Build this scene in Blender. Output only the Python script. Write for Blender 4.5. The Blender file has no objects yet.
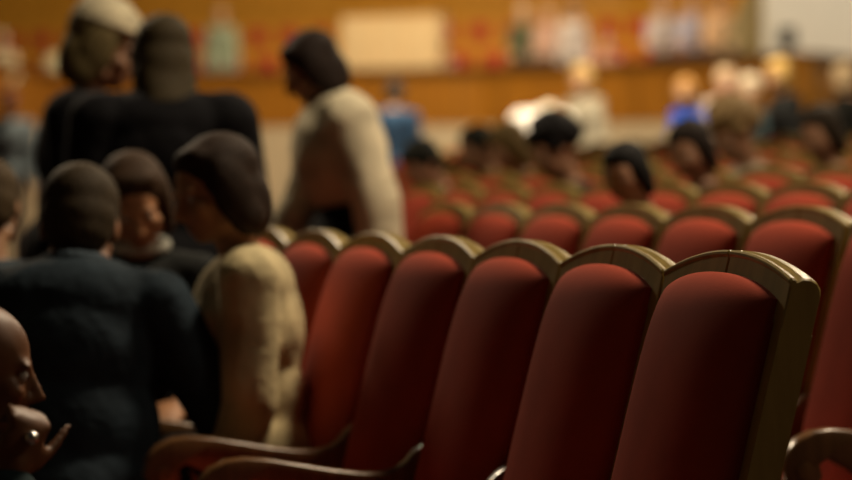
import bpy, bmesh, math, random
import numpy as np
from mathutils import Vector, Matrix, Euler
random.seed(7); np.random.seed(7)
S = bpy.context.scene
COL = S.collection
F = 3000.0            # focal length in pixels of the 852 px wide frame
CX, HY = 426.0, 192.0 # picture centre, horizon row
CAMZ = 1.2

def px(x, Y):         # lateral position of picture column x at depth Y
    return (x - CX) / F * Y
def pz(y, Y):         # height of picture row y at depth Y
    return CAMZ + (HY - y) / F * Y

# ------------------------------------------------------------------ materials
def new_mat(name):
    m = bpy.data.materials.new(name); m.use_nodes = True
    nt = m.node_tree; b = nt.nodes['Principled BSDF']
    return m, nt, b

def noise_col(nt, b, c1, c2, scale=(8, 8, 8), nscale=4, detail=4, lo=0.35, hi=0.65):
    tc = nt.nodes.new('ShaderNodeTexCoord'); mp = nt.nodes.new('ShaderNodeMapping')
    mp.inputs['Scale'].default_value = scale
    n = nt.nodes.new('ShaderNodeTexNoise'); n.inputs['Scale'].default_value = nscale
    n.inputs['Detail'].default_value = detail
    r = nt.nodes.new('ShaderNodeValToRGB')
    r.color_ramp.elements[0].position = lo; r.color_ramp.elements[1].position = hi
    r.color_ramp.elements[0].color = (*c1, 1); r.color_ramp.elements[1].color = (*c2, 1)
    L = nt.links
    L.new(tc.outputs['Object'], mp.inputs[0]); L.new(mp.outputs[0], n.inputs['Vector'])
    L.new(n.outputs['Fac'], r.inputs[0]); L.new(r.outputs[0], b.inputs['Base Color'])
    return mp, n

def bump(nt, b, vec, scale, strength, dist=0.01, detail=3):
    n = nt.nodes.new('ShaderNodeTexNoise'); n.inputs['Scale'].default_value = scale
    n.inputs['Detail'].default_value = detail
    bp = nt.nodes.new('ShaderNodeBump'); bp.inputs['Strength'].default_value = strength
    bp.inputs['Distance'].default_value = dist
    if vec is None:
        tc = nt.nodes.new('ShaderNodeTexCoord'); vec = tc.outputs['Object']
    nt.links.new(vec, n.inputs['Vector']); nt.links.new(n.outputs['Fac'], bp.inputs['Height'])
    nt.links.new(bp.outputs[0], b.inputs['Normal'])

def wood(name, c1, c2, rough=0.35, scale=(6, 6, 1.0), coat=0.0):
    m, nt, b = new_mat(name)
    mp, n = noise_col(nt, b, c1, c2, scale, 5, 6)
    b.inputs['Roughness'].default_value = rough
    b.inputs['Coat Weight'].default_value = coat
    b.inputs['Coat Roughness'].default_value = 0.2
    bump(nt, b, mp.outputs[0], 14, 0.08, 0.004)
    return m

def cloth(name, c, var=0.25, rough=0.85, sheen=0.0, bs=60, bstr=0.25, bd=0.006, spec=.15):
    m, nt, b = new_mat(name)
    c1 = tuple(x * (1 - var) for x in c); c2 = tuple(min(1, x * (1 + var)) for x in c)
    noise_col(nt, b, c1, c2, (1, 1, 1), 9, 5)
    b.inputs['Roughness'].default_value = rough
    b.inputs['Sheen Weight'].default_value = sheen
    b.inputs['Specular IOR Level'].default_value = spec
    bump(nt, b, None, bs, bstr, bd)
    return m

_cc = {}
def cmat(c, kind='cloth'):
    key = (tuple(round(x, 4) for x in c), kind)
    if key not in _cc:
        if kind == 'cloth': _cc[key] = cloth('cloth_%d' % len(_cc), c, bs=9, bstr=0.55, bd=0.03)
        elif kind == 'skin':
            m, nt, b = new_mat('skin_%d' % len(_cc))
            noise_col(nt, b, tuple(x * .88 for x in c), c, (1, 1, 1), 14, 3)
            b.inputs['Roughness'].default_value = 0.5
            b.inputs['Subsurface Weight'].default_value = 0.0
            _cc[key] = m
        elif kind == 'hair':
            m, nt, b = new_mat('hair_%d' % len(_cc))
            mp, n = noise_col(nt, b, tuple(x * .6 for x in c), tuple(min(1, x * 1.3) for x in c), (60, 60, 6), 3, 4)
            b.inputs['Roughness'].default_value = 0.7; b.inputs['Specular IOR Level'].default_value = 0.2
            bump(nt, b, mp.outputs[0], 3, 0.3, 0.008)
            _cc[key] = m
    return _cc[key]

M_RED = cloth('red_upholstery', (0.43, 0.068, 0.036), 0.08, 0.8, 0.0, 260, 0.12, 0.002, .08)
M_WOOD = wood('olive_varnished_wood', (0.29, 0.205, 0.05), (0.37, 0.265, 0.073), 0.34, coat=0.12)
M_ARM = wood('brown_varnished_wood', (0.15, 0.07, 0.025), (0.22, 0.105, 0.038), 0.3, coat=0.4)
M_PANEL = wood('dark_back_panel', (0.05, 0.028, 0.012), (0.075, 0.04, 0.017), 0.45)
M_GOLD = wood('golden_balcony_wood', (0.50, 0.22, 0.016), (0.62, 0.29, 0.028), 0.5, (2, 2, 1))
M_BRED = cloth('balcony_red_pad', (0.42, 0.03, 0.035), 0.15)
M_CREAM = cloth('cream_panel', (0.78, 0.58, 0.33), 0.06, 0.6, 0, 20, 0.05)
M_DARKMET, _nt, _b = new_mat('dark_metal'); noise_col(_nt, _b, (.02, .02, .02), (.035, .035, .035)); _b.inputs['Metallic'].default_value = .6
M_GLINT, _nt, _b = new_mat('silver_metal'); noise_col(_nt, _b, (.75, .75, .72), (.85, .85, .8)); _b.inputs['Metallic'].default_value = 1.0; _b.inputs['Roughness'].default_value = .25
M_EYEW, _nt, _b = new_mat('eyeball'); noise_col(_nt, _b, (.55, .52, .48), (.6, .57, .52)); _b.inputs['Roughness'].default_value = .2
M_IRIS, _nt, _b = new_mat('iris'); noise_col(_nt, _b, (.03, .015, .008), (.05, .025, .012)); _b.inputs['Roughness'].default_value = .15
M_LIP = cmat((.30, .09, .07), 'skin')
M_CARPET = cloth('dark_carpet', (0.055, 0.022, 0.018), 0.3, 0.95, 0, 180, 0.4)
M_PLASTER = cloth('pale_plaster', (0.62, 0.50, 0.34), 0.06, 0.8, 0, 15, 0.1)
M_WALLR = cloth('light_wall_paint', (0.72, 0.67, 0.56), 0.04, 0.85, 0, 15, 0.05)
M_OLIVE = cloth('olive_wall_plain_and_shaded', (0.30, 0.23, 0.11), 0.06, 0.85, 0, 15, 0.05)  # plain on the hall sides; on the balcony wedge it carries painted shade

def parapet_wood():
    m, nt, b = new_mat('parapet_panelling')
    tc = nt.nodes.new('ShaderNodeTexCoord')
    br = nt.nodes.new('ShaderNodeTexNoise'); br.inputs['Scale'].default_value = 1.2; br.inputs['Detail'].default_value = 5
    mp = nt.nodes.new('ShaderNodeMapping'); mp.inputs['Scale'].default_value = (6, 6, .7)
    r = nt.nodes.new('ShaderNodeValToRGB')
    r.color_ramp.elements[0].position = .35; r.color_ramp.elements[1].position = .65
    r.color_ramp.elements[0].color = (.33, .125, .007, 1); r.color_ramp.elements[1].color = (.42, .165, .011, 1)
    nt.links.new(tc.outputs['Object'], mp.inputs[0]); nt.links.new(mp.outputs[0], br.inputs['Vector'])
    nt.links.new(br.outputs['Fac'], r.inputs[0]); nt.links.new(r.outputs[0], b.inputs['Base Color'])
    b.inputs['Roughness'].default_value = .45
    return m
M_PARA = parapet_wood()
M_LEDGE = wood('ledge_dark_wood', (.16, .07, .012), (.22, .10, .02), 0.4)

# ------------------------------------------------------------------ object helpers
def link(name, me, mat=None, parent=None, smooth=True):
    o = bpy.data.objects.new(name, me); COL.objects.link(o)
    if mat is not None:
        for mm in (mat if isinstance(mat, (list, tuple)) else [mat]): me.materials.append(mm)
    if parent: o.parent = parent
    if smooth:
        for p in me.polygons: p.use_smooth = True
    return o

def bm_obj(name, bm, mat, parent=None, smooth=True, bevel=0, seg=2, angle=None):
    if bevel:
        bmesh.ops.bevel(bm, geom=[e for e in bm.edges if e.is_manifold and e.calc_face_angle(0) > 0.5], offset=bevel,
                        segments=seg, profile=.6, affect='EDGES', clamp_overlap=True)
    bmesh.ops.recalc_face_normals(bm, faces=bm.faces)
    me = bpy.data.meshes.new(name); bm.to_mesh(me); bm.free()
    o = link(name, me, mat, parent, smooth)
    if smooth:
        try: me.set_sharp_from_angle(angle=math.radians(angle or 40))
        except Exception: pass
    return o

def add_box(bm, lo, hi, mtx=None):
    x0, y0, z0 = lo; x1, y1, z1 = hi
    vs = [bm.verts.new(v) for v in ((x0,y0,z0),(x1,y0,z0),(x1,y1,z0),(x0,y1,z0),(x0,y0,z1),(x1,y0,z1),(x1,y1,z1),(x0,y1,z1))]
    if mtx is not None:
        for v in vs: v.co = mtx @ v.co
    for f in ((0,3,2,1),(4,5,6,7),(0,1,5,4),(1,2,6,5),(2,3,7,6),(3,0,4,7)): bm.faces.new([vs[i] for i in f])
    return vs

def empty(name, loc, rz=0):
    o = bpy.data.objects.new(name, None); COL.objects.link(o)
    o.location = loc; o.rotation_euler = (0, 0, rz); o.empty_display_size = .1
    return o
def tag(o, label=None, cat=None, group=None, kind=None):
    if label: o['label'] = label
    if cat: o['category'] = cat
    if group: o['group'] = group
    if kind: o['kind'] = kind
    return o
def copy_tree(o, parent=None):
    c = o.copy(); COL.objects.link(c)
    if parent: c.parent = parent
    for ch in list(o.children): copy_tree(ch, c)
    return c

# ------------------------------------------------------------------ rows of the stalls
# each row: d = distance of its back line, th = heading of the row, u0 = where its first chair stands, z = floor
PITCH = 0.58
RECL = 13.5
TOPB = .646 * math.tan(math.radians(RECL))
class Row:
    def __init__(s, d, th, x0, z, pitch=PITCH):
        s.p = pitch
        s.d, s.z = d, z; t = math.radians(th); s.t = t
        s.v = Vector((math.cos(t), math.sin(t))); s.u = Vector((-math.sin(t), math.cos(t)))
        k = (x0 - CX) / F; Y = d / (k * s.v.x + s.v.y); s.u0 = Vector((k * Y, Y)).dot(s.u)
    def top(s, n):      return s.v * s.d + s.u * (s.u0 + n * s.p)
    def base(s, n, fwd=0.0): return s.v * (s.d - TOPB - fwd) + s.u * (s.u0 + n * s.p)
    def rot(s):         return math.pi / 2 + s.t
    def n_at(s, x):
        k = (x - CX) / F; Y = s.d / (k * s.v.x + s.v.y); return (Vector((k * Y, Y)).dot(s.u) - s.u0) / s.p
RISE = 0.065
ROWS = [Row(1.885, 16.0, 730, 0), Row(2.85, 16.0, 800, RISE, .602), Row(3.64, 16.3, 806, 2 * RISE, .59)]
def row_near(prev_d, th, x0, k): return Row(prev_d, th, x0, k * RISE)
ROWS.append(Row(4.98, 19.5, 590, 3 * RISE))
ROWS += [Row(4.98 + .82 * i, 19.5, x, (3 + i) * RISE) for i, x in ((1, 795), (2, 770), (3, 790), (4, 780))]

# ------------------------------------------------------------------ the theatre seat
def lean(x, h, t):      # back-plane coordinates: h up the back, t out of its face
    a = math.radians(RECL)
    return Vector((x, t * math.cos(a) - (h - .45) * math.sin(a), .45 + (h - .45) * math.cos(a) + t * math.sin(a)))
HT = .45 + .646 / math.cos(math.radians(RECL)) + .008
HW = .286
def arch(x): return HT - .041 * (abs(x) / HW) ** 2.0

def half_rail(sign):
    bm = bmesh.new()
    prof = [(0, -.085), (0, -.013), (.003, -.009), (.003, -.005), (0, -.0015), (-.006, -.001), (-.010, -.0045), (-.014, -.002),
            (-.020, .0025), (-.032, .004), (-.044, .001), (-.053, -.008), (-.056, -.018), (-.056, -.085)]
    xs = [sign * (.0012 + (HW - .0012) * i / 18) for i in range(19)]
    rings = []
    for i, x in enumerate(xs):
        k = 1.0
        if i in (0, 18): k = .0
        ring = []
        for (t, h) in prof:
            dh = -.0025 if i in (0, 18) and h > -.03 else 0
            dt = (-.002 if t > -.01 else (.002 if t < -.05 else 0)) if i in (0, 18) else 0
            ring.append(bm.verts.new(lean(x, arch(x) + h + dh, t + dt)))
        rings.append(ring)
        if i == 0:      # short rounding towards the joint
            xs2 = x + sign * .004
            rings.append([bm.verts.new(lean(xs2, arch(xs2) + h, t)) for (t, h) in prof])
        if i == 17:
            xs2 = sign * (HW - .004)
            rings.append([bm.verts.new(lean(xs2, arch(xs2) + h, t)) for (t, h) in prof])
    n = len(prof)
    for a, b in zip(rings[:-1], rings[1:]):
        for j in range(n):
            bm.faces.new((a[j], a[(j + 1) % n], b[(j + 1) % n], b[j]))
    bm.faces.new(rings[0]); bm.faces.new(list(reversed(rings[-1])))
    return bm

def stile(sign):
    bm = bmesh.new()
    x0, x1 = sorted((sign * .252, sign * HW))
    vs = []
    for (h, t) in ((.12, 0), (.12, -.056)):
        vs += [bm.verts.new(lean(x0, h, t)), bm.verts.new(lean(x1, h, t))]
    for t in (0, -.056):
        vs += [bm.verts.new(lean(x0, arch(x0) - .083, t)), bm.verts.new(lean(x1, arch(x1) - .083, t))]
    # 0,1 front bottom; 2,3 back bottom; 4,5 front top; 6,7 back top
    for f in ((0, 1, 5, 4), (1, 3, 7, 5), (3, 2, 6, 7), (2, 0, 4, 6), (0, 2, 3, 1), (4, 5, 7, 6)):
        bm.faces.new([vs[i] for i in f])
    return bm

def back_panel():
    bm = bmesh.new(); N = 14; cols = []
    for i in range(N + 1):
        x = -.252 + .504 * i / N
        cols.append([bm.verts.new(lean(x, h, t)) for (h, t) in ((.14, -.012), (arch(x) - .07, -.012), (arch(x) - .07, -.05), (.14, -.05))])
    for a, b in zip(cols[:-1], cols[1:]):
        for j in range(4): bm.faces.new((a[j], a[(j + 1) % 4], b[(j + 1) % 4], b[j]))
    bm.faces.new(cols[0]); bm.faces.new(list(reversed(cols[-1])))
    return bm

def back_cushion():
    bm = bmesh.new(); NX, NH = 40, 56; W = .246; H0 = .40
    def top(x): return HT - .042 - .036 * (abs(x) / W) ** 2.3
    # denser rows near the rim
    A = [math.sin(math.pi / 2 * (-1 + 2 * i / NX)) for i in range(NX + 1)]
    B = [1 - (1 - j / NH) ** 1.7 for j in range(NH + 1)]
    grid = []
    for b in B:
        row = []
        for a in A:
            x = a * W
            e = max(0.0, 1 - abs(a) ** 3.0) ** .46
            g = max(0.0, 1 - b ** 9) ** .5
            gb = min(1.0, (b / .06)) ** .5 if b < .06 else 1
            fall = 1.0
            t = .008 + (.043 + .026 * (1 - a * a)) * e * g * gb * fall
            # the rim of the pad draws in a little where the sewing pulls
            h = H0 + (top(x) - H0) * b
            row.append(bm.verts.new(lean(x, h, t)))
        grid.append(row)
    for j in range(NH):
        for i in range(NX):
            bm.faces.new((grid[j][i], grid[j][i + 1], grid[j + 1][i + 1], grid[j + 1][i]))
    rim = grid[0] + [r[-1] for r in grid[1:]] + list(reversed(grid[-1][:-1])) + [r[0] for r in reversed(grid[1:-1])]
    back = []
    for v in rim:
        a = math.radians(RECL)
        back.append(bm.verts.new(v.co + Vector((0, -math.cos(a), -math.sin(a))) * .022))
    n = len(rim)
    for i in range(n):
        bm.faces.new((rim[i], back[i], back[(i + 1) % n], rim[(i + 1) % n]))
    bm.faces.new(back)
    return bm

def arm_shape(xc, w=.048, short=0.0):
    prof = [(-.055, .672), (-.03, .664), (-.008, .646), (.012, .625), (.035, .611), (.07, .604), (.12, .605), (.19, .613), (.27, .626),
            (.34, .637), (.40, .642), (.445, .638), (.485, .621), (.512, .592), (.520, .558), (.508, .526), (.482, .506), (.452, .504),
            (.430, .520), (.424, .545), (.436, .563), (.452, .566), (.462, .556), (.456, .546), (.449, .549), (.442, .551),
            (.438, .545), (.44, .578), (.415, .596), (.39, .590), (.36, .560), (.30, .540), (.20, .525), (.10, .510), (.0, .505), (-.03, .505)]
    # simple outline without the inner curl (the eye of the scroll is a boss of its own)
    prof = prof[:20] + [(.430, .566), (.412, .578), (.385, .566), (.34, .545), (.25, .528), (.12, .512), (.0, .505), (-.02, .505)]
    prof = [(y * .9 if y > 0 else y, z) for y, z in prof]
    if short:
        prof = [(y if y < .07 else (.07 + (y - .07) * (.20 - short) / .20 if y < .27 else y - short), z) for y, z in prof]
    bm = bmesh.new()
    def ring(x, ins):
        c = Vector((.2, .57)); out = []
        n = len(prof)
        for i, (y, z) in enumerate(prof):
            p0 = Vector(prof[i - 1]); p1 = Vector(prof[(i + 1) % n]); d = (p1 - p0).normalized()
            nrm = Vector((-d.y, d.x))   # outline runs clockwise seen from +x: inward is right-hand side
            q = Vector((y, z)) - nrm * ins
            out.append(bm.verts.new((x, q.x, q.y)))
        return out
    R = [ring(xc - w / 2, .007), ring(xc - w / 2 + .003, .002), ring(xc - w / 2 + .009, 0), ring(xc + w / 2 - .009, 0), ring(xc + w / 2 - .003, .002), ring(xc + w / 2, .007)]
    n = len(prof)
    for a, b in zip(R[:-1], R[1:]):
        for j in range(n): bm.faces.new((a[j], a[(j + 1) % n], b[(j + 1) % n], b[j]))
    bm.faces.new(R[0]); bm.faces.new(list(reversed(R[-1])))
    return bm

def scroll_eye(xc, w=.056, short=0.0):
    bm = bmesh.new()
    bmesh.ops.create_cone(bm, cap_ends=True, segments=24, radius1=.019, radius2=.019, depth=w,
                          matrix=Matrix.Translation((xc, .424 - short, .556)) @ Matrix.Rotation(math.pi / 2, 4, 'Y'))
    return bm

def side_standard(xc):
    bm = bmesh.new()
    prof = [(-.03, 0), (.36, 0), (.36, .03), (.33, .06), (.31, .30), (.33, .45), (.36, .562), (.34, .548), (.25, .531), (.12, .515), (-.02, .508), (-.03, .3)]
    a = [bm.verts.new((xc - .016, y, z)) for y, z in prof]; b = [bm.verts.new((xc + .016, y, z)) for y, z in prof]
    n = len(prof)
    for j in range(n): bm.faces.new((a[j], a[(j + 1) % n], b[(j + 1) % n], b[j]))
    bm.faces.new(list(reversed(a))); bm.faces.new(b)
    return bm

def seat_pad():
    bm = bmesh.new(); N = 20; top = []
    for j in range(N + 1):
        row = []
        b = math.sin(math.pi / 2 * (-1 + 2 * j / N))
        for i in range(N + 1):
            a = math.sin(math.pi / 2 * (-1 + 2 * i / N))
            e = (max(0, 1 - abs(a) ** 5) ** .4) * (max(0, 1 - abs(b) ** 5) ** .4)
            row.append(bm.verts.new((a * .252, .235 + b * .215, .385 + (.055 + .02 * (1 - a * a) * (1 - b * b)) * e)))
        top.append(row)
    for j in range(N):
        for i in range(N): bm.faces.new((top[j][i], top[j][i + 1], top[j + 1][i + 1], top[j + 1][i]))
    rim = top[0] + [r[-1] for r in top[1:]] + list(reversed(top[-1][:-1])) + [r[0] for r in reversed(top[1:-1])]
    low = [bm.verts.new(v.co - Vector((0, 0, .03))) for v in rim]; n = len(rim)
    for i in range(n): bm.faces.new((rim[i], low[i], low[(i + 1) % n], rim[(i + 1) % n]))
    bm.faces.new(low)
    return bm

def make_chair():
    root = empty('theatre_seat', (0, 0, 0))
    bm_obj('top_rail', half_rail(-1), M_WOOD, root, angle=24); bm_obj('top_rail', half_rail(1), M_WOOD, root, angle=24)
    bm_obj('stile', stile(-1), M_WOOD, root, bevel=.004); bm_obj('stile', stile(1), M_WOOD, root, bevel=.004)
    bm_obj('back_panel', back_panel(), M_PANEL, root)
    bm_obj('back_cushion', back_cushion(), M_RED, root, angle=80)
    bm_obj('seat_cushion', seat_pad(), M_RED, root, angle=80)
    b = bmesh.new(); add_box(b, (-.25, .03, .315), (.25, .44, .355)); bm_obj('seat_base', b, M_ARM, root, bevel=.008)
    for sx in (-1,):
        arm = bm_obj('armrest', arm_shape(sx * .2895), M_ARM, root, angle=50)
        bm_obj('scroll_eye', scroll_eye(sx * .2895), M_ARM, arm, bevel=.004)
        bm_obj('side_support', side_standard(sx * .2895), M_ARM, root, bevel=.004)
    return root
def add_far_arm(root):
    arm = bm_obj('armrest', arm_shape(.2895), M_ARM, root, angle=50)
    bm_obj('scroll_eye', scroll_eye(.2895), M_ARM, arm, bevel=.004)
    bm_obj('side_support', side_standard(.2895), M_ARM, root, bevel=.004)

# ------------------------------------------------------------------ people
def ico(level):
    bm = bmesh.new(); bmesh.ops.create_icosphere(bm, subdivisions=level, radius=1)
    v = np.array([p.co[:] for p in bm.verts]); f = np.array([[q.index for q in p.verts] for p in bm.faces]); bm.free()
    return v, f
ICO = {2: ico(2), 3: ico(3)}
class Blob:                                  # gathers balls; build() melts them into one skin
    def __init__(s): s.V, s.Fc, s.n = [], [], 0
    def ell(s, c, r, R=None, lv=3):
        v, f = ICO[lv]
        w = v * np.array(r)
        if R is not None: w = w @ np.array(R).T
        s.V.append(w + np.array(c)); s.Fc.append(f + s.n); s.n += len(v)
    def cap(s, p, q, r1, r2, lv=None):
        p, q = np.array(p, float), np.array(q, float); L = np.linalg.norm(q - p)
        k = max(2, int(math.ceil(L / (.45 * min(r1, r2)))) + 1)
        for i in range(k):
            a = i / (k - 1); r = r1 + (r2 - r1) * a
            s.ell(p + (q - p) * a, (r, r, r), None, lv or (3 if r > .04 else 2))
    def build(s, name, vox, smooth, mat, parent):
        me = bpy.data.meshes.new(name)
        me.from_pydata(np.concatenate(s.V).tolist(), [], np.concatenate(s.Fc).tolist())
        o = bpy.data.objects.new(name, me); COL.objects.link(o)
        m = o.modifiers.new('r', 'REMESH'); m.mode = 'VOXEL'; m.voxel_size = vox; m.use_smooth_shade = True
        if smooth:
            m2 = o.modifiers.new('s', 'SMOOTH'); m2.iterations = smooth; m2.factor = .5
        dg = bpy.context.evaluated_depsgraph_get()
        out = bpy.data.meshes.new_from_object(o.evaluated_get(dg))
        bpy.data.objects.remove(o); bpy.data.meshes.remove(me)
        out.name = name
        return link(name, out, mat, parent)

def rotm(fwd=0, side=0, yaw=0):              # degrees: pitch forward (about x), tilt to the right, turn to the left
    return Matrix.Rotation(math.radians(yaw), 3, 'Z') @ Matrix.Rotation(math.radians(side), 3, 'Y') @ Matrix.Rotation(math.radians(-fwd), 3, 'X')

def hand(b, wrist, d, palm_n, k, grip=25):
    """palm, four unequal bent fingers and a thumb; d = direction of the hand, palm_n = way the palm faces"""
    d = d.normalized(); pn = (palm_n - d * palm_n.dot(d)).normalized(); side = d.cross(pn)
    R = Matrix((side, d, pn)).transposed()
    b.ell(wrist + d * .045 * k, (.040 * k, .052 * k, .016 * k), R)
    b.cap(wrist - d * .02 * k, wrist + d * .02 * k, .027 * k, .026 * k)
    for i, (off, L) in enumerate(((-.030, .062), (-.010, .074), (.011, .070), (.030, .055))):
        p = wrist + d * .085 * k + side * off * k; dd = d.copy(); ang = math.radians(grip)
        for s, fr in enumerate((.42, .33, .25)):
            ax = dd.cross(pn if s == 0 else pn); rot = Matrix.Rotation(ang, 3, side); dd = (rot @ dd)
            if (rot @ d).dot(pn) < 0: dd = Matrix.Rotation(-2 * ang, 3, side) @ dd
            q = p + dd * L * fr * k; b.cap(p, q, (.0095 - .001 * s) * k, (.0088 - .001 * s) * k, 2); p = q
    p = wrist + d * .022 * k - side * .030 * k; dd = (d * .75 - side * .6 + pn * .25).normalized()
    for L, r in ((.038, .0125), (.030, .0108), (.024, .0095)):
        q = p + dd * L * k; b.cap(p, q, r * k, r * .92 * k, 2); p = q; dd = (dd + d * .25 + pn * .15).normalized()

def person(label, loc, face, h=1.68, pose='stand', lean_f=4, lean_s=0, twist=0, head=(0, 0, 0), armL=None, armR=None, legs=None, pelvis=None,
           skin=(.42, .22, .13), top=(.2, .2, .2), low=(.03, .03, .04), haircol=(.03, .018, .01), hair='short', fine=False, female=False,
           hat=None, collar=None, group=None, sleeves=True, skirt=False, headscale=1.0, slim=1.0, coat=False, bent_neck=10, reach=None, earring=False, puff=0.0, neck=1.0, bust=1.0, crop=False, belly=0.0,
           clip=False, grip=25):
    k = h / 1.70
    root = empty('person', loc, math.atan2(-face[0], face[1]))
    tag(root, label, 'person', group)
    vox = .0075 if fine else .014
    B = Blob(); T = Blob(); Lw = Blob(); inf = (.011 if fine else .013) + puff
    V = Vector
    pz_ = pelvis if pelvis is not None else {'stand': .94 * k, 'sit': .56, 'kneel': .50 * k}[pose]
    P = V((0, 0, pz_)); w = slim * (.94 if female else 1.0)
    # spine
    R1 = rotm(lean_f * .7, lean_s * .7); R2 = rotm(lean_f, lean_s, twist); R3 = rotm(lean_f + bent_neck, lean_s, twist)
    waist = P + R1 @ V((0, 0, .15 * k)); chest = waist + R2 @ V((0, .005, .17 * k)); nb = chest + R2 @ V((0, -.012, .165 * k))
    hd = nb + R3 @ V((0, .015, .09 * k * neck))
    hw = (.172 if female else .160) * k
    torso = [(P, (hw * w, .118 * k, .12 * k), R1), (waist, ((.125 if female else .142) * k * w, .098 * k, .13 * k), R1),
             (chest, (.158 * k * w, .118 * k, .165 * k), R2), (chest + R2 @ V((0, -.02, .09 * k)), (.165 * k * w, .085 * k, .085 * k), R2)]
    for i, (c, r, R) in enumerate(torso):
        B.ell(c, r, R)
        if crop and i == 0: continue
        if crop and i == 1: T.ell(c + R2 @ V((0, 0, .07)), (r[0] + inf, r[1] + inf, r[2] * .8), R)
        else: T.ell(c, tuple(x + inf + (belly if i < 2 else belly * .5) for x in r), R)
    if female:
        for sx in (-1, 1):
            c = chest + R2 @ V((sx * .072 * k, .07 * k, .005)); B.ell(c, (.058 * k * bust,) * 3); T.ell(c, (.058 * k * bust + inf,) * 3)
    sw = (.168 if female else .186) * k * w
    sh = {sx: chest + R2 @ V((sx * sw, -.018, .105 * k)) for sx in (-1, 1)}
    for sx in (-1, 1):
        B.cap(nb - R2 @ V((0, 0, .025 * k)), sh[sx], .05 * k, .055 * k); T.cap(nb - R2 @ V((0, 0, .03 * k)), sh[sx], .05 * k + inf * .7, .055 * k + inf)
    B.cap(nb - R3 @ V((0, 0, .04 * k)), hd, .054 * k, .05 * k)
    # arms: (upper direction, fore direction) in the turned body frame
    dflt = {'stand': (V((.14, .02, -1)), V((.02, .22, -1))), 'sit': (V((.12, .25, -1)), V((-.15, 1, -.25))), 'kneel': (V((.15, .3, -1)), V((-.1, 1, -.2)))}[pose]
    wrists = {}
    for sx, spec in ((-1, armL), (1, armR)):
        if spec is None: u, f = V((dflt[0].x * sx, dflt[0].y, dflt[0].z)), V((dflt[1].x * sx, dflt[1].y, dflt[1].z))
        else: u, f = V(spec[0]), V(spec[1])
        u.normalize(); f.normalize()
        e = sh[sx] + u * .285 * k; wr = e + f * .24 * k
        hd_dir = f
        if reach and sx == 1:          # bend the elbow so that the wrist comes to a given place
            Ri = Matrix.Rotation(-math.atan2(-face[0], face[1]), 3, 'Z')
            wr = Ri @ (V(reach[0]) - V(loc)); hd_dir = (Ri @ V(reach[1])).normalized(); inn_r = (Ri @ V(reach[2])).normalized()
            a1, a2, D = .285 * k, .24 * k, (wr - sh[sx]).length; ax = (wr - sh[sx]) / D
            x1 = (a1 * a1 - a2 * a2 + D * D) / (2 * D); pole = Ri @ V(reach[3]); pole = (pole - ax * pole.dot(ax)).normalized()
            e = sh[sx] + ax * x1 + pole * math.sqrt(max(0, a1 * a1 - x1 * x1)); f = (wr - e).normalized()
        wrists[sx] = (wr, hd_dir)
        B.cap(sh[sx], e, .052 * k * w, .040 * k); B.cap(e, wr, .042 * k, .028 * k)
        inn = V((-sx * .8, .15, .15)) if abs(f.z) > .6 else V((-sx * .3, 0, -1))
        hand(B, wr + hd_dir * .012, hd_dir, inn_r if (reach and sx == 1) else inn, k, grip)
        if sleeves:
            T.cap(sh[sx], e, .052 * k * w + inf + .004, .042 * k + inf + .003); T.cap(e, wr - f * .015, .043 * k + inf + .002, .033 * k + inf)
        else:
            T.cap(sh[sx], sh[sx] + u * .12 * k, .052 * k * w + inf + .004, .05 * k + inf)
    # legs
    dl = {'stand': (V((.03, .0, -1)), V((.0, -.03, -1))), 'sit': (V((.14, 1, -.06)), V((0, -.05, -1))), 'kneel': (V((.1, .12, -1)), V((0, -1, -.02)))}[pose]
    Sh = []
    for sx in (-1, 1):
        if legs is None: u, f = V((dl[0].x * sx, dl[0].y, dl[0].z)), V((dl[1].x * sx, dl[1].y, dl[1].z))
        else: u, f = V(legs[sx][0]), V(legs[sx][1])
        u.normalize(); f.normalize()
        hp = P + V((sx * .088 * k, 0, -.03)); kn = hp + u * .42 * k
        L2 = .40 * k
        if pose == 'sit' and legs is None: L2 = (kn.z - .075) / -f.z
        an = kn + f * L2
        B.cap(hp, kn, .082 * k, .056 * k); B.cap(kn, an, .054 * k, .036 * k)
        toe = V((0, 1, 0)) if pose != 'kneel' else V((0, -.8, -.25))
        if pose == 'stand': an.z = .075
        if pose == 'kneel': an.z = max(an.z, .06); toe = V((0, -.9, -.1))
        ft = an + toe * .13 * k + V((0, 0, -.035 if pose != 'kneel' else 0))
        B.cap(an, ft, .035 * k, .028 * k)
        Lw.cap(hp, kn, .082 * k + inf, .058 * k + inf); Lw.cap(kn, an, .055 * k + inf, .045 * k + inf)
        Sh.append((an, ft))
    Lw.ell(P, tuple(x + min(inf, .013) * .9 for x in torso[0][1]), R1)
    if coat:
        T.cap(P, P + V((0, 0, -.38 * k)), .165 * k, .17 * k)
    # head: R maps head-local (x right, y forward, z up) to body
    Hy, Hp, Hr = head; s = k * headscale
    RH = R3 @ Matrix.Rotation(math.radians(Hy), 3, 'Z') @ Matrix.Rotation(math.radians(-Hp), 3, 'X') @ Matrix.Rotation(math.radians(Hr), 3, 'Y')
    c = hd + RH @ V((0, .015, .075)) * s
    def H(x, y, z): return c + RH @ V((x, y, z)) * s
    def he(b, p, r, lv=3, R=None): b.ell(H(*p), tuple(q * s for q in r), RH if R is None else R, lv)
    he(B, (0, -.012, .03), (.076, .097, .088)); he(B, (0, .022, -.03), (.060, .066, .080)); he(B, (0, .052, -.082), (.030, .030, .024))
    for sx in (-1, 1):
        he(B, (sx * .040, .058, -.022), (.026, .026, .022)); he(B, (sx * .030, .078, .022), (.026, .014, .009), 2)
        he(B, (sx * .075, -.008, -.008), (.009, .020, .031), 2)
        he(B, (sx * .048, .010, -.07), (.020, .03, .022))
        he(B, (sx * .011, .092, -.036), (.010, .011, .008), 2)
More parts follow.
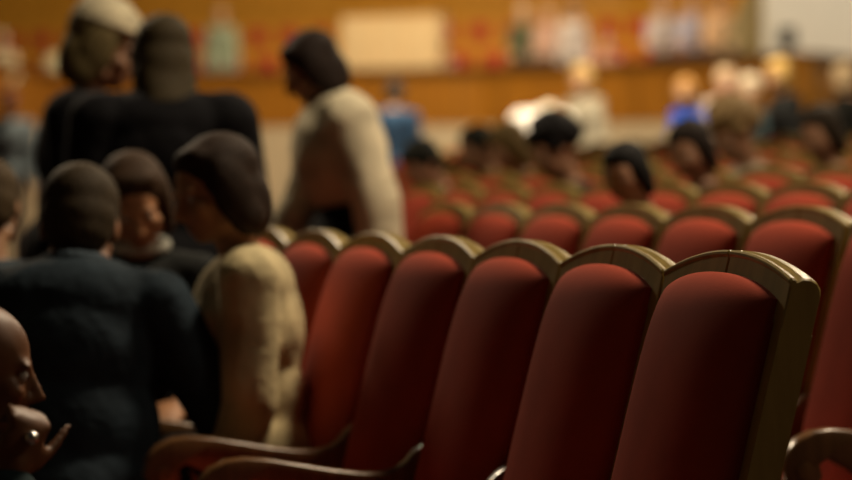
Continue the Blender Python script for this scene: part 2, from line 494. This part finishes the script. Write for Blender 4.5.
    B.cap(H(0, .084, .016), H(0, .108, -.030), .0085 * s, .0125 * s, 2)
    he(B, (0, .080, -.060), (.023, .013, .0065), 2); he(B, (0, .078, -.070), (.021, .013, .0065), 2)
    B.build('body', vox, 5 if fine else 3, cmat(skin, 'skin'), root).name = 'body'
    tp = T.build('coat' if coat else ('jacket' if False else 'top'), vox * 1.3, 6 if fine else 3, cmat(top), root)
    if skirt:
        K = Blob(); K.ell(waist, tuple(x + .012 for x in torso[1][1]), R1); K.ell(P, tuple(x + inf * 1.3 for x in torso[0][1]), R1); K.cap(P + V((0, 0, -.05)), P + V((0, .0, -.42 * k)), .165 * k, .185 * k)
        K.build('skirt', vox * 1.5, 4, cmat(low), root)
    else:
        Lw.build('trousers', vox * 1.4, 4, cmat(low), root)
    for an, ft in Sh:
        Q = Blob(); Q.cap(an + V((0, 0, -.02)), ft, .045 * k, .040 * k); Q.build('shoe', vox * 1.3, 3, cmat((.02, .018, .016)), root)
    # hair
    Hh = Blob()
    def hh(p, r, lv=3): he(Hh, p, r, lv)
    if hair == 'tied': hh((0, -.048, .045), (.082, .080, .084)); hh((0, -.12, .0), (.05, .05, .05))
    else: hh((0, -.022, .042), (.084, .100, .088))
    if hair == 'short':
        hh((0, -.040, .0), (.080, .078, .075)); hh((0, -.052, -.035), (.068, .056, .055)); hh((0, .030, .088), (.062, .045, .032))
        for sx in (-1, 1): hh((sx * .070, .012, .02), (.014, .025, .045), 2)
    if hair in ('bob', 'long'):
        hh((0, -.03, .05), (.093, .104, .092)); hh((0, -.07, -.03), (.085, .062, .10)); hh((0, .026, .092), (.072, .046, .034))
        for sx in (-1, 1):
            hh((sx * .080, -.012, -.005), (.024, .055, .088)); hh((sx * .076, -.03, -.07), (.024, .048, .055))
        if hair == 'long':
            for i in range(4): hh((0, -.075 - .006 * i, -.05 - .04 * i), (.09 - .004 * i, .045, .06))
            for sx in (-1, 1):
                for i in range(4): hh((sx * .078, -.035, -.07 - .035 * i), (.025, .045, .05))
    if hair == 'curly':
        rg = random.Random(3)
        for i in range(60):
            a = rg.uniform(0, 2 * math.pi); e = rg.uniform(-.25, 1.0)
            q = V((math.cos(a) * .10 * math.cos(e * 1.3), -.03 + math.sin(a) * .10 * math.cos(e * 1.3), .045 + .10 * math.sin(e * 1.3)))
            if q.y > .045 and q.z < .07: continue
            hh(q, (.03, .03, .03), 2)
    if hair == 'updo':
        hh((0, -.03, .05), (.092, .106, .094)); hh((0, -.07, .10), (.062, .062, .05)); hh((0, .015, .09), (.066, .05, .034))
        for sx in (-1, 1): hh((sx * .074, .0, .02), (.018, .04, .05), 2)
    if hair != 'none':
        ho = Hh.build('hair', vox * 1.1, 9 if fine else 4, cmat(haircol, 'hair'), root)
        if clip:
            bm = bmesh.new(); bmesh.ops.create_uvsphere(bm, u_segments=12, v_segments=8, radius=.014,
                matrix=Matrix.Translation(H(*clip)) @ Matrix.Diagonal((1.0, 1.0, .7, 1)))
            bm_obj('hair_clip', bm, M_GLINT, ho)
    if hat:
        Q = Blob(); he(Q, (0, -.018, .088), (.094, .108, .066)); he(Q, (0, -.016, .076), (.101, .116, .026)); he(Q, (0, -.03, .125), (.07, .08, .042))
        Q.build('knit_hat', vox * 1.1, 4, cmat(hat), root)
    if collar:
        Q = Blob()
        for i in range(20):
            a = 2 * math.pi * i / 20
            Q.ell(nb + R3 @ V((math.cos(a) * .066 * k, math.sin(a) * .062 * k, .028 * k + .012 * math.sin(a))), (.018, .018, .022), None, 2)
        Q.build('collar', vox, 3, cmat(collar), root)
    if earring:
        bm = bmesh.new(); bmesh.ops.create_uvsphere(bm, u_segments=14, v_segments=10, radius=.009, matrix=Matrix.Translation(H(.084, -.008, -.048)))
        bm_obj('earring', bm, M_GLINT, root)
    if reach:                          # a ring on the raised hand
        wr, f = wrists[1]
        bm = bmesh.new(); bmesh.ops.create_uvsphere(bm, u_segments=16, v_segments=10, radius=.0105, matrix=Matrix.Translation(wr + f * .075 + inn_r * -.020))
        bm_obj('ring', bm, M_GLINT, root)
    if fine or True:
        for sx in (-1, 1):
            bm = bmesh.new(); bmesh.ops.create_uvsphere(bm, u_segments=12, v_segments=8, radius=.0115 * s, matrix=Matrix.Translation(H(sx * .030, .0735, .004)))
            ey = bm_obj('eye', bm, M_EYEW, root)
            bm = bmesh.new(); bmesh.ops.create_uvsphere(bm, u_segments=10, v_segments=8, radius=.0062 * s, matrix=Matrix.Translation(H(sx * .030, .0805, .003)))
            bm_obj('iris', bm, M_IRIS, ey)
        Q = Blob()
        for i in range(7):
            a = (i - 3) / 3; he(Q, (a * .022, .090 - .008 * a * a, -.065), (.006, .005, .005 * (1.2 - a * a * .7)), 2)
        Q.build('lips', .005, 1, M_LIP, root)
    return root

def ord_(n): return ['first', 'second', 'third', 'fourth', 'fifth', 'sixth', 'seventh', 'eighth', 'ninth', 'tenth', 'eleventh', 'twelfth',
                     'thirteenth', 'fourteenth', 'fifteenth', 'sixteenth', 'seventeenth', 'eighteenth', 'nineteenth', 'twentieth',
                     'twenty-first', 'twenty-second', 'twenty-third', 'twenty-fourth', 'twenty-fifth', 'twenty-sixth', 'twenty-seventh',
                     'twenty-eighth', 'twenty-ninth', 'thirtieth'][n]

exec_people = True
DARK = (.005, .005, .007)
def at(x, Y, z=0): return (px(x, Y), Y, z)
R1_, R2_, R3_, R4_ = ROWS[:4]
def seat_person(label, row, n, fwd=.19, x=None, **kw):
    r = ROWS[row]
    if n is None:                    # the seat whose sitter appears at picture column x
        n = 0.0
        for _ in range(30):
            b = r.base(n, fwd); e = CX + F * b.x / b.y - x; b2 = r.base(n + .01, fwd); n -= e / ((CX + F * b2.x / b2.y - x - e) / .01)
    b = r.base(n, fwd); f = -r.v
    kw.setdefault('pose', 'sit')
    return person(label, (b.x, b.y, r.z), kw.pop('face', (f.x, f.y)), **kw)

# --- group in the left foreground
person('person in a dark navy shirt kneeling with back turned, short brown hair', at(68, 7.05), (.10, 1), h=1.86, pose='kneel', lean_f=9, lean_s=0,
       head=(8, 4, -2), armR=((.48, .04, -.85), (.12, .9, -.2)), armL=((-.45, .25, -.8), (.1, .95, -.3)), skin=(.34, .16, .085), neck=.55, bent_neck=14,
       top=(.024, .038, .052), low=(.012, .013, .016), haircol=(.045, .03, .014), hair='short', fine=True, collar=(.06, .085, .11), slim=1.0, pelvis=.475, belly=.04,
       puff=.012, headscale=1.06)
seat_person('woman with a dark brown bob in a cream top, sitting sideways in profile', 0, 4.0, fwd=.125, face=(-1, -.05), h=1.70, lean_f=6, lean_s=2,
       bent_neck=8, head=(24, 4, 0), female=True, top=(.62, .52, .30), low=(.03, .03, .035), haircol=(.028, .014, .007), hair='bob', headscale=1.02,
       skin=(.50, .25, .12), fine=True, legs={-1: ((.35, .9, -.06), (0, -.05, -1)), 1: ((.6, .8, -.06), (0, -.05, -1))},
       armL=((-.1, 0, -1), (.05, .3, -1)), armR=((.1, -.02, -1), (-.05, .3, -1)), puff=.012, bust=.9)
seat_person('person with chin-length brown hair and bowed face between navy shirt and cream top', 0, None, x=146, fwd=.22, face=(-.1, -1), h=1.66, lean_f=8,
       head=(14, 12, 6), female=True, top=(.02, .022, .022), collar=(.55, .55, .48), haircol=(.05, .026, .012), hair='bob', skin=(.52, .26, .13), fine=True,
       clip=(.09, .02, .03))
person('person with brown hair partly cut off by the left picture edge, beside navy shirt', at(-13, 7.75), (-.15, 1), h=1.74, pose='kneel', lean_f=6, head=(-10, 6, 0),
       top=(.04, .055, .07), haircol=(.07, .045, .02), hair='short', skin=(.36, .19, .1), fine=True)
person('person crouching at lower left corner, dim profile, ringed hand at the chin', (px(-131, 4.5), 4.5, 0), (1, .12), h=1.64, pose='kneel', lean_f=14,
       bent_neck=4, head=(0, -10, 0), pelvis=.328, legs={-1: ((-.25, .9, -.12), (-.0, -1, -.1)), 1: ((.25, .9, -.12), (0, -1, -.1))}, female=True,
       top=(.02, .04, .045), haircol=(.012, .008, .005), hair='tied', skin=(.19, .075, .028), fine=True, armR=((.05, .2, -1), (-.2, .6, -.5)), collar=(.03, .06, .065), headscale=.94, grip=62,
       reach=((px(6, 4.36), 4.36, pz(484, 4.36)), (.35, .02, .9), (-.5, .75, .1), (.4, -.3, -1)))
# --- standing group
person('person in black coat with pale knit hat over fair hair, face in profile', at(74, 10.0), (1, .0), h=1.80, lean_f=4, head=(0, 4, 0), top=DARK, low=DARK,
       haircol=(.16, .12, .05), hair='bob', hat=(.62, .55, .38), skin=(.35, .18, .1), fine=True, coat=True, female=True, headscale=1.06, puff=.02, slim=1.1)
person('person in black coat with long brown hair, back turned, beside pale hat', at(164, 9.35), (-.12, 1), h=1.76, lean_f=4, head=(10, 2, 0), top=DARK, low=DARK,
       haircol=(.055, .04, .018), hair='long', skin=(.35, .18, .1), fine=True, coat=True, female=True, armR=((.2, .1, -.95), (-.8, .5, 0)), puff=.03, slim=1.2,
       headscale=.96, neck=.85)
person('woman in cream white jacket and black skirt with short dark hair, stepping left', at(355, 10.25, RISE), (-.92, -.2), h=1.71, lean_f=10, bent_neck=8,
       head=(0, 12, 0), top=(.74, .66, .47), low=(.008, .008, .011), haircol=(.02, .011, .008), hair='bob', skin=(.36, .18, .1), fine=True, female=True, skirt=True,
       armL=((-.2, -.30, -.95), (-.05, -.1, -1)), armR=((.1, .3, -1), (0, .6, -.9)), puff=.03, bust=.6, neck=.8, crop=True, belly=.02, headscale=.95)
# --- audience in the rows behind, facing the stage
seat_person('black-haired person sitting among the red seats, tan face towards us', 2, None, x=649, h=1.54, headscale=.82, lean_f=4, top=(.20, .12, .06), haircol=(.008, .007, .007), hair='bob', head=(40, 8, 0))
seat_person('person with wide black hair seated before the white-topped stooping person', 3, None, x=577, h=1.66, top=(.03, .03, .03), haircol=(.008, .007, .008), hair='curly', head=(10, 15, 0))
seat_person('person with brown bob seated below the bright blue top', 3, None, x=711, h=1.62, top=(.06, .03, .025), haircol=(.02, .013, .01), hair='bob', head=(35, 10, 0), headscale=.88)
seat_person('person with big fair curly hair seated in the middle rows', 4, None, x=756, h=1.68, top=(.35, .33, .26), haircol=(.33, .22, .10), hair='curly', head=(20, 20, 0))
seat_person('dark-haired person seated farthest right among the rows', 4, None, x=839, h=1.64, top=(.05, .04, .03), haircol=(.03, .02, .012), hair='bob', head=(30, 8, 0), headscale=.88)
seat_person('person with sandy hair seated beside the wide black hair', 4, None, x=528, h=1.62, top=(.2, .12, .05), haircol=(.15, .10, .035), hair='bob', head=(0, 18, 0))
seat_person('dark-haired person seated left of the sandy hair', 4, None, x=495, h=1.62, top=(.03, .04, .03), haircol=(.012, .014, .009), hair='short', head=(0, 10, 0))
seat_person('dark-haired person seated right of the cream jacket', 3, None, x=452, h=1.58, top=(.08, .03, .02), haircol=(.012, .013, .009), hair='short', head=(10, 22, 0), lean_f=8)
# --- people standing in the far aisle
def far(label, x, ytop, Y, h, **kw):
    z = pz(ytop, Y) - h * 1.02
    kw.setdefault('face', (0, -1))
    f = kw.pop('face')
    return person(label, (px(x, Y), Y, 0.0 + max(z, .3) if False else FLOOR_FAR(px(x, Y), Y)), f, h=(pz(ytop, Y) - FLOOR_FAR(px(x, Y), Y)) / 1.02, **kw)
ZF = 8 * RISE
def FLOOR_FAR(x, y): return ZF
SK = (.62, .36, .22)
far('person in a blue shirt and dark hair standing in front of the wooden parapet', 392, 76, 25, 1.7, face=(.3, 1), top=(.035, .085, .17), low=(.03, .05, .07), haircol=(.05, .045, .04), skin=SK)
person('person in bright white top stooping in front of the parapet', (px(536, 27), 27, ZF), (.2, -.9), h=1.68, lean_f=36, bent_neck=20, head=(0, 35, 0), puff=.055, slim=1.15, top=(.95, .90, .80), low=(.5, .45, .36),
       haircol=(.8, .74, .6), skin=SK, female=True)
far('fair-haired person in grey-beige jacket standing right of the stooping person', 586, 62, 29, 1.7, face=(-.5, -.9), top=(.36, .33, .25), slim=.78, low=(.3, .27, .2), haircol=(.62, .42, .16), hair='bob', skin=SK, female=True)
far('fair-haired person in a bright blue top in the far aisle', 688, 76, 27, 1.66, face=(-.4, -1), slim=.66, top=(.02, .08, .45), low=(.05, .05, .08), haircol=(.55, .30, .10), hair='bob', skin=SK, female=True)
far('pink-faced person in a pale top in the far aisle beside the bright blue top', 721, 64, 28, 1.7, face=(.4, -1), slim=.8, top=(.5, .42, .36), low=(.1, .1, .12), haircol=(.66, .50, .32), hair='short', skin=(.72, .42, .3))
far('white-haired person in a dark teal jacket in the far aisle', 751, 76, 27.5, 1.66, face=(-.3, -1), slim=.75, top=(.05, .08, .09), low=(.05, .05, .06), haircol=(.72, .62, .46), hair='curly', skin=SK)
far('blond person in a black coat in the far aisle, turned left', 787, 57, 26.2, 1.72, face=(-.9, -.4), top=(.012, .013, .013), low=(.012, .012, .012), haircol=(.70, .46, .15), hair='bob', skin=SK, female=True, coat=True)
far('person in dark clothes cut off by the right picture edge', 852, 60, 27, 1.72, face=(-.6, .6), top=(.014, .014, .012), low=(.012, .012, .012), haircol=(.35, .26, .15), hair='bob', skin=SK, female=True, coat=True)
far('person in grey-blue top standing near the left picture edge', 8, 86, 24, 1.6, face=(.3, -1), top=(.16, .20, .22), low=(.06, .05, .05), haircol=(.2, .07, .05), skin=(.4, .16, .1))
# --- people on the balcony
LEDGE = [(-90, 44), (0, 62), (60, 74), (200, 72), (480, 67), (620, 62), (800, 52), (812, 53), (960, 69)]
KL = 125 * 42.0
LP = [Vector((px(x, KL / (HY - y)), KL / (HY - y))) for x, y in LEDGE]
ZL = pz(67, 42.0)                       # top of the ledge
ZB = ZL - .90                           # balcony floor
def balc(label, x, ytop, back=.8, h=None, **kw):
    Y0 = float(np.interp(x, [l[0] for l in LEDGE], [p.y for p in LP])) + back
    fl = ZB + (0 if back < 1.0 else .47 * (1 if back < 1.9 else 2))
    hh = (pz(ytop, Y0) - fl) / 1.02
    pose = kw.pop('pose', 'stand')
    if pose == 'sit': return person(label, (px(x, Y0), Y0, fl), (0, -1), h=max(1.45, min(1.8, (pz(ytop, Y0) - fl) / .76)), pose='sit', **kw)
    return person(label, (px(x, Y0), Y0, fl), (kw.pop('fx', 0), -1), h=max(1.3, min(1.9, hh)), **kw)
balc('person in a grey-green shirt standing on the balcony at left', 222, 2, .75, slim=.8, top=(0.288, 0.336, 0.240), low=(.35, .3, .24), haircol=(.4, .25, .12), skin=SK)
balc('person in a cream top on the balcony cut off by the left picture edge', 2, 10, .95, slim=.8, top=(0.704, 0.608, 0.416), haircol=(.6, .5, .34), skin=SK, pose='sit')
balc('person in pale pink top seated at the balcony front above the parapet', 440, 34, .95, slim=.8, top=(0.440, 0.272, 0.192), haircol=(.06, .05, .04), skin=SK, pose='sit')
balc('person in an olive top seated left of the white-topped balcony pair', 523, 4, 1.5, slim=.8, top=(0.112, 0.120, 0.064), haircol=(.7, .5, .34), skin=(.8, .55, .4), pose='sit')
balc('person in a peach top seated beside the olive top on the balcony', 548, 8, 1.5, slim=.8, top=(0.600, 0.376, 0.288), haircol=(.6, .35, .22), skin=(.8, .55, .4), pose='sit')
balc('person in bright white top and dark trousers on the balcony', 573, -2, .6, slim=.66, top=(0.600, 0.528, 0.496), low=(.05, .05, .04), haircol=(.06, .05, .05), skin=SK)
balc('person in salmon top seated low at the balcony front', 606, 36, .95, slim=.8, top=(0.600, 0.320, 0.224), haircol=(.5, .28, .16), skin=(.8, .5, .36), pose='sit')
balc('person in a white top seated on the balcony left of the lilac top', 662, -3, 1.5, slim=.8, top=(0.544, 0.464, 0.448), haircol=(.5, .35, .3), skin=SK, pose='sit')
balc('person in a lilac top seated on the balcony', 692, -4, 1.5, slim=.8, top=(0.440, 0.400, 0.480), haircol=(.4, .28, .25), skin=SK, pose='sit')
balc('person in an orange-tan top seated on the balcony farthest right', 718, -4, 1.5, slim=.8, top=(0.640, 0.400, 0.224), haircol=(.25, .14, .08), skin=SK, pose='sit')

# ------------------------------------------------------------------ chairs
proto = make_chair()
used_proto = False
def put(row, n, label, group, far_arm=False):
    global used_proto
    r = ROWS[row]; b = r.base(n)
    o = copy_tree(proto)
    o.location = (b.x, b.y, r.z); o.rotation_euler = (0, 0, r.rot())
    tag(o, label, 'seat', group)
    if far_arm: add_far_arm(o)
    return o
ROWNAME = ['front row', 'second row', 'third row', 'fourth row', 'fifth row', 'sixth row', 'seventh row', 'eighth row']
rngs = [(0, 6), (-1, 5)]
first = ['nearest red theatre seat, sharp, at the open end of the front row']
for row in range(8):
    r = ROWS[row]
    if row == 0: ns = list(range(0, 7))
    elif row == 1: ns = list(range(-1, 6))
    else:
        n0 = int(math.floor(r.n_at(905))); n1 = int(math.floor(r.n_at(408)))
        ns = list(range(n0, n1 + 1))
    for i, n in enumerate(ns):
        lab = first[0] if (row == 0 and i == 0) else 'red theatre seat with olive wood rail, %s from the right in the %s' % (ord_(i), ROWNAME[row])
        o = put(row, n, lab, 'red seats of the %s' % ROWNAME[row], far_arm=(i == len(ns) - 1))
        if row == 1 and i == 0: end_seat = o
def short_end_arm(o):                    # the aisle-end seat of the second row has a short armrest
    for c in list(o.children):
        if c.name.startswith('armrest'):
            for e in list(c.children): bpy.data.objects.remove(e)
            bpy.data.objects.remove(c)
    arm = bm_obj('armrest', arm_shape(-.2895, short=.200), M_ARM, o, angle=50)
    bm_obj('scroll_eye', scroll_eye(-.2895, short=.200), M_ARM, arm, bevel=.004)
def rm(o):
    for c in list(o.children): rm(c)
    bpy.data.objects.remove(o)
rm(proto)
short_end_arm(end_seat)

# ------------------------------------------------------------------ floor, walls, balcony
def line_pt(r, off, s): return r.v * (r.d - TOPB + off) + r.u * s
def floor_mesh():
    bm = bmesh.new()
    S0, S1 = -6.0, 26.0
    def pr(r, off, z): return [bm.verts.new((*line_pt(r, off, S0), z)), bm.verts.new((*line_pt(r, off, S1), z))]
    r0 = ROWS[0]
    prev = [bm.verts.new((*(r0.v * -9 + r0.u * S0), 0)), bm.verts.new((*(r0.v * -9 + r0.u * S1), 0))]
    zc = 0
    for r in ROWS[1:]:
        a = pr(r, -.535, zc); bm.faces.new((prev[0], prev[1], a[1], a[0]))
        b = pr(r, -.535, r.z); bm.faces.new((a[0], a[1], b[1], b[0])); prev = b; zc = r.z
    r = ROWS[-1]
    a = pr(r, .35, zc); bm.faces.new((prev[0], prev[1], a[1], a[0]))
    b = pr(r, .35, ZF); bm.faces.new((a[0], a[1], b[1], b[0]))
    c = [bm.verts.new((*(r.v * 40 + r.u * -20), ZF)), bm.verts.new((*(r.v * 20 + r.u * 60), ZF)), ]
    bm.faces.new((b[0], b[1], c[1], c[0]))
    return bm
tag(bm_obj('floor', floor_mesh(), M_CARPET, smooth=False), kind='structure')

b = bmesh.new(); add_box(b, (-16, -8, -.25), (14, 60, -.012)); tag(bm_obj('floor_base', b, M_CARPET, smooth=False), kind='structure')
b = bmesh.new(); add_box(b, (9.0, -8, 0), (9.3, 50, 8.5)); tag(bm_obj('wall_right_side', b, M_OLIVE, smooth=False), kind='structure')
b = bmesh.new(); add_box(b, (-12.3, -8, 0), (-12, 50, 8.5)); tag(bm_obj('wall_left_side', b, M_OLIVE, smooth=False), kind='structure')
def strip(pts, z0, z1, th, push=0.0):
    """wall of thickness th following the ledge line"""
    bm = bmesh.new(); n = len(pts); nr = []
    for i in range(n):
        d = (pts[min(i + 1, n - 1)] - pts[max(i - 1, 0)]).normalized(); nr.append(Vector((-d.y, d.x)))
    ring = []
    for p, q in zip(pts, nr):
        a = p + q * push; b = p + q * (push + th)
        ring.append([bm.verts.new((a.x, a.y, z0)), bm.verts.new((a.x, a.y, z1)), bm.verts.new((b.x, b.y, z1)), bm.verts.new((b.x, b.y, z0))])
    for a, b in zip(ring[:-1], ring[1:]):
        for j in range(4): bm.faces.new((a[j], a[(j + 1) % 4], b[(j + 1) % 4], b[j]))
    bm.faces.new(ring[0]); bm.faces.new(list(reversed(ring[-1])))
    return bm
zwood = pz(124, 42.0)
SIDES = ['far_left', 'left', 'left_corner', 'middle', 'middle_right', 'right', 'right_corner', 'far_right']
for i in range(len(LP) - 1):
    seg = LP[i:i + 2]
    tag(bm_obj('wall_back_' + SIDES[i], strip(seg, -.02, zwood, .2, .02), M_PLASTER, smooth=False), kind='structure')
    tag(bm_obj('wall_balcony_' + SIDES[i], strip(seg, zwood, ZL - .05, .15), M_PARA, smooth=False), kind='structure')
tag(bm_obj('trim_1', strip(LP, ZL - .05, ZL, .30, -.09), M_LEDGE, smooth=False), kind='structure')
# slim upright battens between the panels of the parapet
bt = bmesh.new()
for a, b in zip(LP[:-1], LP[1:]):
    L = (b - a).length; n = max(1, int(L / .62)); d = (b - a).normalized(); ang = math.atan2(d.y, d.x)
    for i in range(n):
        p = a + d * (i + .5) * L / n
        add_box(bt, (-.012, -.014, zwood + .01), (.012, -.001, ZL - .06), Matrix.Translation((p.x, p.y, 0)) @ Matrix.Rotation(ang, 4, 'Z'))
tag(bm_obj('trim_2', bt, M_LEDGE, smooth=False), kind='structure')

def offs(pts, o):
    n = len(pts); out = []
    for i in range(n):
        d = (pts[min(i + 1, n - 1)] - pts[max(i - 1, 0)]).normalized(); out.append(pts[i] + Vector((-d.y, d.x)) * o)
    return out
SP = LP[1:6] + [LP[5].lerp(LP[6], .55)]
SP[0] = LP[0].lerp(LP[1], .5)
SP = [LP[2] + (LP[2] - LP[3]) * 1.7, LP[2], LP[3], LP[4], LP[5], LP[5].lerp(LP[6], .28)]
bm = bmesh.new()
for k in range(4):
    o0 = .15 + (.0 if k == 0 else .75 + .9 * (k - 1)); o1 = 0.15 + .75 + .9 * k
    A, Bp = offs(SP, o0), offs(SP, o1); z = ZB + .47 * k
    for i in range(len(SP) - 1):
        q = [A[i], A[i + 1], Bp[i + 1], Bp[i]]
        lo = [bm.verts.new((p.x, p.y, z - .5)) for p in q]; hi = [bm.verts.new((p.x, p.y, z)) for p in q]
        bm.faces.new(hi); bm.faces.new(list(reversed(lo)))
        for j in range(4): bm.faces.new((lo[j], lo[(j + 1) % 4], hi[(j + 1) % 4], hi[j]))
tag(bm_obj('floor_balcony', bm, M_GOLD, smooth=False), kind='structure')
A = offs(SP, 4.6)
bm = strip(A, ZB, ZB + 5.0, .2); tag(bm_obj('wall_balcony_rear', bm, M_GOLD, smooth=False), kind='structure')

def make_bseat():
    root = empty('balcony_seat', (0, 0, 0))
    b = bmesh.new(); add_box(b, (-.245, -.04, .0), (.245, .0, .86)); bm_obj('backrest', b, M_GOLD, root, bevel=.02)
    b = bmesh.new(); add_box(b, (-.14, .0, .52), (.14, .035, .76)); bm_obj('back_pad', b, M_BRED, root, bevel=.016, seg=3)
    b = bmesh.new(); add_box(b, (-.225, .0, .36), (.225, .36, .40)); bm_obj('seat', b, M_GOLD, root, bevel=.012)
    b = bmesh.new(); add_box(b, (-.20, .01, .40), (.20, .35, .45)); bm_obj('seat_pad', b, M_BRED, root, bevel=.018, seg=3)
    for sx in (-1, 1):
        b = bmesh.new(); add_box(b, (sx * .235 - .012, 0, 0), (sx * .235 + .012, .34, .36)); bm_obj('leg', b, M_GOLD, root, bevel=.006)
    return root
bs = make_bseat()
GN = ['lower', 'middle', 'upper']
for k in range(3):
    line = offs(SP, .15 + .75 + .9 * k + (.62 - .0) if k else .80)
    z = ZB + .47 * k
    # walk the line
    pts = []; acc = 0.0; want = .3
    for a, b in zip(line[:-1], line[1:]):
        L = (b - a).length; d = (b - a).normalized()
        while want <= acc + L:
            pts.append((a + d * (want - acc), math.atan2(d.y, d.x))); want += .535
        acc += L
    cnt = 0
    for p, ang in pts:
        x = CX + p.x / p.y * F
        if x < -25 or x > 748: continue
        if k == 0 and 333 < x < 450: continue
        o = copy_tree(bs); o.location = (p.x, p.y, z); o.rotation_euler = (0, 0, ang + math.pi)
        tag(o, 'golden wood balcony seat with red pad, %s from the left in the %s row' % (ord_(cnt), GN[k]), 'seat', 'balcony seats of the %s row' % GN[k])
        cnt += 1
rm(bs)

# pale panelled box behind the ledge
Yb = 43.25
r = empty('panelled_booth', (px(392, Yb), Yb, ZB), math.atan2(LP[4].y - LP[3].y, LP[4].x - LP[3].x))
tag(r, 'pale cream panelled booth standing behind the balcony ledge', 'booth')
wB = (445 - 339) / F * Yb; hB = pz(15, Yb) - ZB
b = bmesh.new(); add_box(b, (-wB / 2, -.1, 0), (wB / 2, .25, hB)); bm_obj('body', b, M_CREAM, r, bevel=.02)
for i in range(3):
    b = bmesh.new(); x0 = -wB / 2 + .05 + i * (wB - .06) / 3
    add_box(b, (x0, -.125, .3), (x0 + (wB - .06) / 3 - .05, -.1, hB - .08)); bm_obj('panel', b, M_CREAM, r, bevel=.01)
b = bmesh.new(); add_box(b, (-wB / 2 - .02, -.14, hB), (wB / 2 + .02, .27, hB + .04)); bm_obj('cap', b, M_GOLD, r, bevel=.01)

# cream cushion-like bundle on the ledge at the left
bb = Blob(); Yc = 44.3; zc = ZL
for i in range(14):
    a = random.uniform(-1, 1); bb.ell((px(58, Yc) + a * .10, Yc + random.uniform(-.05, .05), zc + .12 + random.uniform(-.02, .08)), (.11, .10, .11))
o = bb.build('cloth_bundle', .02, 4, cmat((.95, .78, .52)), None); tag(o, 'pale cream cloth bundle lying on the balcony ledge at left', 'bundle')

# right end of the balcony
def prism(name, pts, Y, th, mat):
    bm = bmesh.new()
    a = [bm.verts.new((px(x, Y), Y, pz(y, Y))) for x, y in pts]; b = [bm.verts.new((px(x, Y), Y + th, pz(y, Y))) for x, y in pts]
    n = len(pts); bm.faces.new(a); bm.faces.new(list(reversed(b)))
    for j in range(n): bm.faces.new((a[j], b[j], b[(j + 1) % n], a[(j + 1) % n]))
    return tag(bm_obj(name, bm, mat, smooth=False), kind='structure')
prism('wall_right', [(764, 70), (1000, 90), (1000, -260), (764, -260)], 39.7, .3, M_WALLR)
prism('trim_3', [(706, 75), (764, 75), (764, -60), (778, -60), (764, -60)][:3] + [(764, -40), (762, -40)], 40.1, .25, M_OLIVE)  # side wall in shade, the shade put into its olive colour
# small dark box of unclear use on the right ledge, not a lamp
r = empty('block', (px(787, 38.3), 38.3, ZL)); tag(r, 'small dark spotlight standing on the ledge before the pale wall', 'block')
b = bmesh.new(); add_box(b, (-.10, -.10, .10), (.10, .14, .34)); bm_obj('housing', b, M_DARKMET, r, bevel=.02)
b = bmesh.new(); add_box(b, (-.025, -.025, 0), (.025, .025, .10)); bm_obj('stand', b, M_DARKMET, r, bevel=.005)

# ------------------------------------------------------------------ light
def area(name, loc, target, size, power, col, sy=None, spread=None):
    l = bpy.data.lights.new(name, 'AREA'); l.energy = power; l.color = col; l.size = size
    if sy: l.shape = 'RECTANGLE'; l.size_y = sy
    if spread: l.spread = math.radians(spread)
    o = bpy.data.objects.new(name, l); COL.objects.link(o); o.location = loc
    o.rotation_euler = (Vector(target) - Vector(loc)).to_track_quat('-Z', 'Y').to_euler()
    return o
WARM = (1, .80, .55)
area('hall_lamp_front', (2.6, 8.5, 7.0), (.3, 5.5, 1), 1.0, 430, WARM)
area('hall_lamp_left', (-3.6, 14.0, 5.2), (.2, 6.0, 1), 1.0, 170, WARM)
area('hall_lamp_right', (6.0, 4.5, 6.0), (.5, 6.0, 1), 1.0, 45, WARM)
area('hall_lamp_middle', (4.5, 17, 7), (1.5, 13.5, 1), 1.5, 180, WARM, spread=120)
area('hall_lamp_rear', (0.5, 23.5, 8), (.5, 28, 1.6), 3.0, 800, WARM, spread=120)
area('balcony_lamp', (-.5, 38.5, 7.5), (-.3, 44, 2.8), 5.0, 520, (1, .80, .50))
area('stair_lamp', (6.5, 35.5, 7), (5.6, 41, 3.5), 2.0, 170, (1, .92, .8))
w = bpy.data.worlds.new('World'); S.world = w; w.use_nodes = True
bg = w.node_tree.nodes['Background']; bg.inputs[0].default_value = (1, .82, .62, 1); bg.inputs[1].default_value = .010

# ------------------------------------------------------------------ camera
cd = bpy.data.cameras.new('Camera'); cam = bpy.data.objects.new('Camera', cd); COL.objects.link(cam); S.camera = cam
cd.lens = 85.0; cd.sensor_fit = 'HORIZONTAL'; cd.sensor_width = 852 * 85.0 / F
cam.location = (0, 0, CAMZ); cam.rotation_euler = (math.pi / 2 - math.atan(48 / F), 0, 0)
cd.dof.use_dof = True; cd.dof.focus_distance = 5.05; cd.dof.aperture_fstop = 1.8
cd.clip_end = 200
S.view_settings.view_transform = 'Standard'; S.view_settings.look = 'None'
S.view_settings.exposure = 0.0; S.view_settings.gamma = 1.0; S.view_settings.use_curve_mapping = False
S.cycles.use_denoising = True
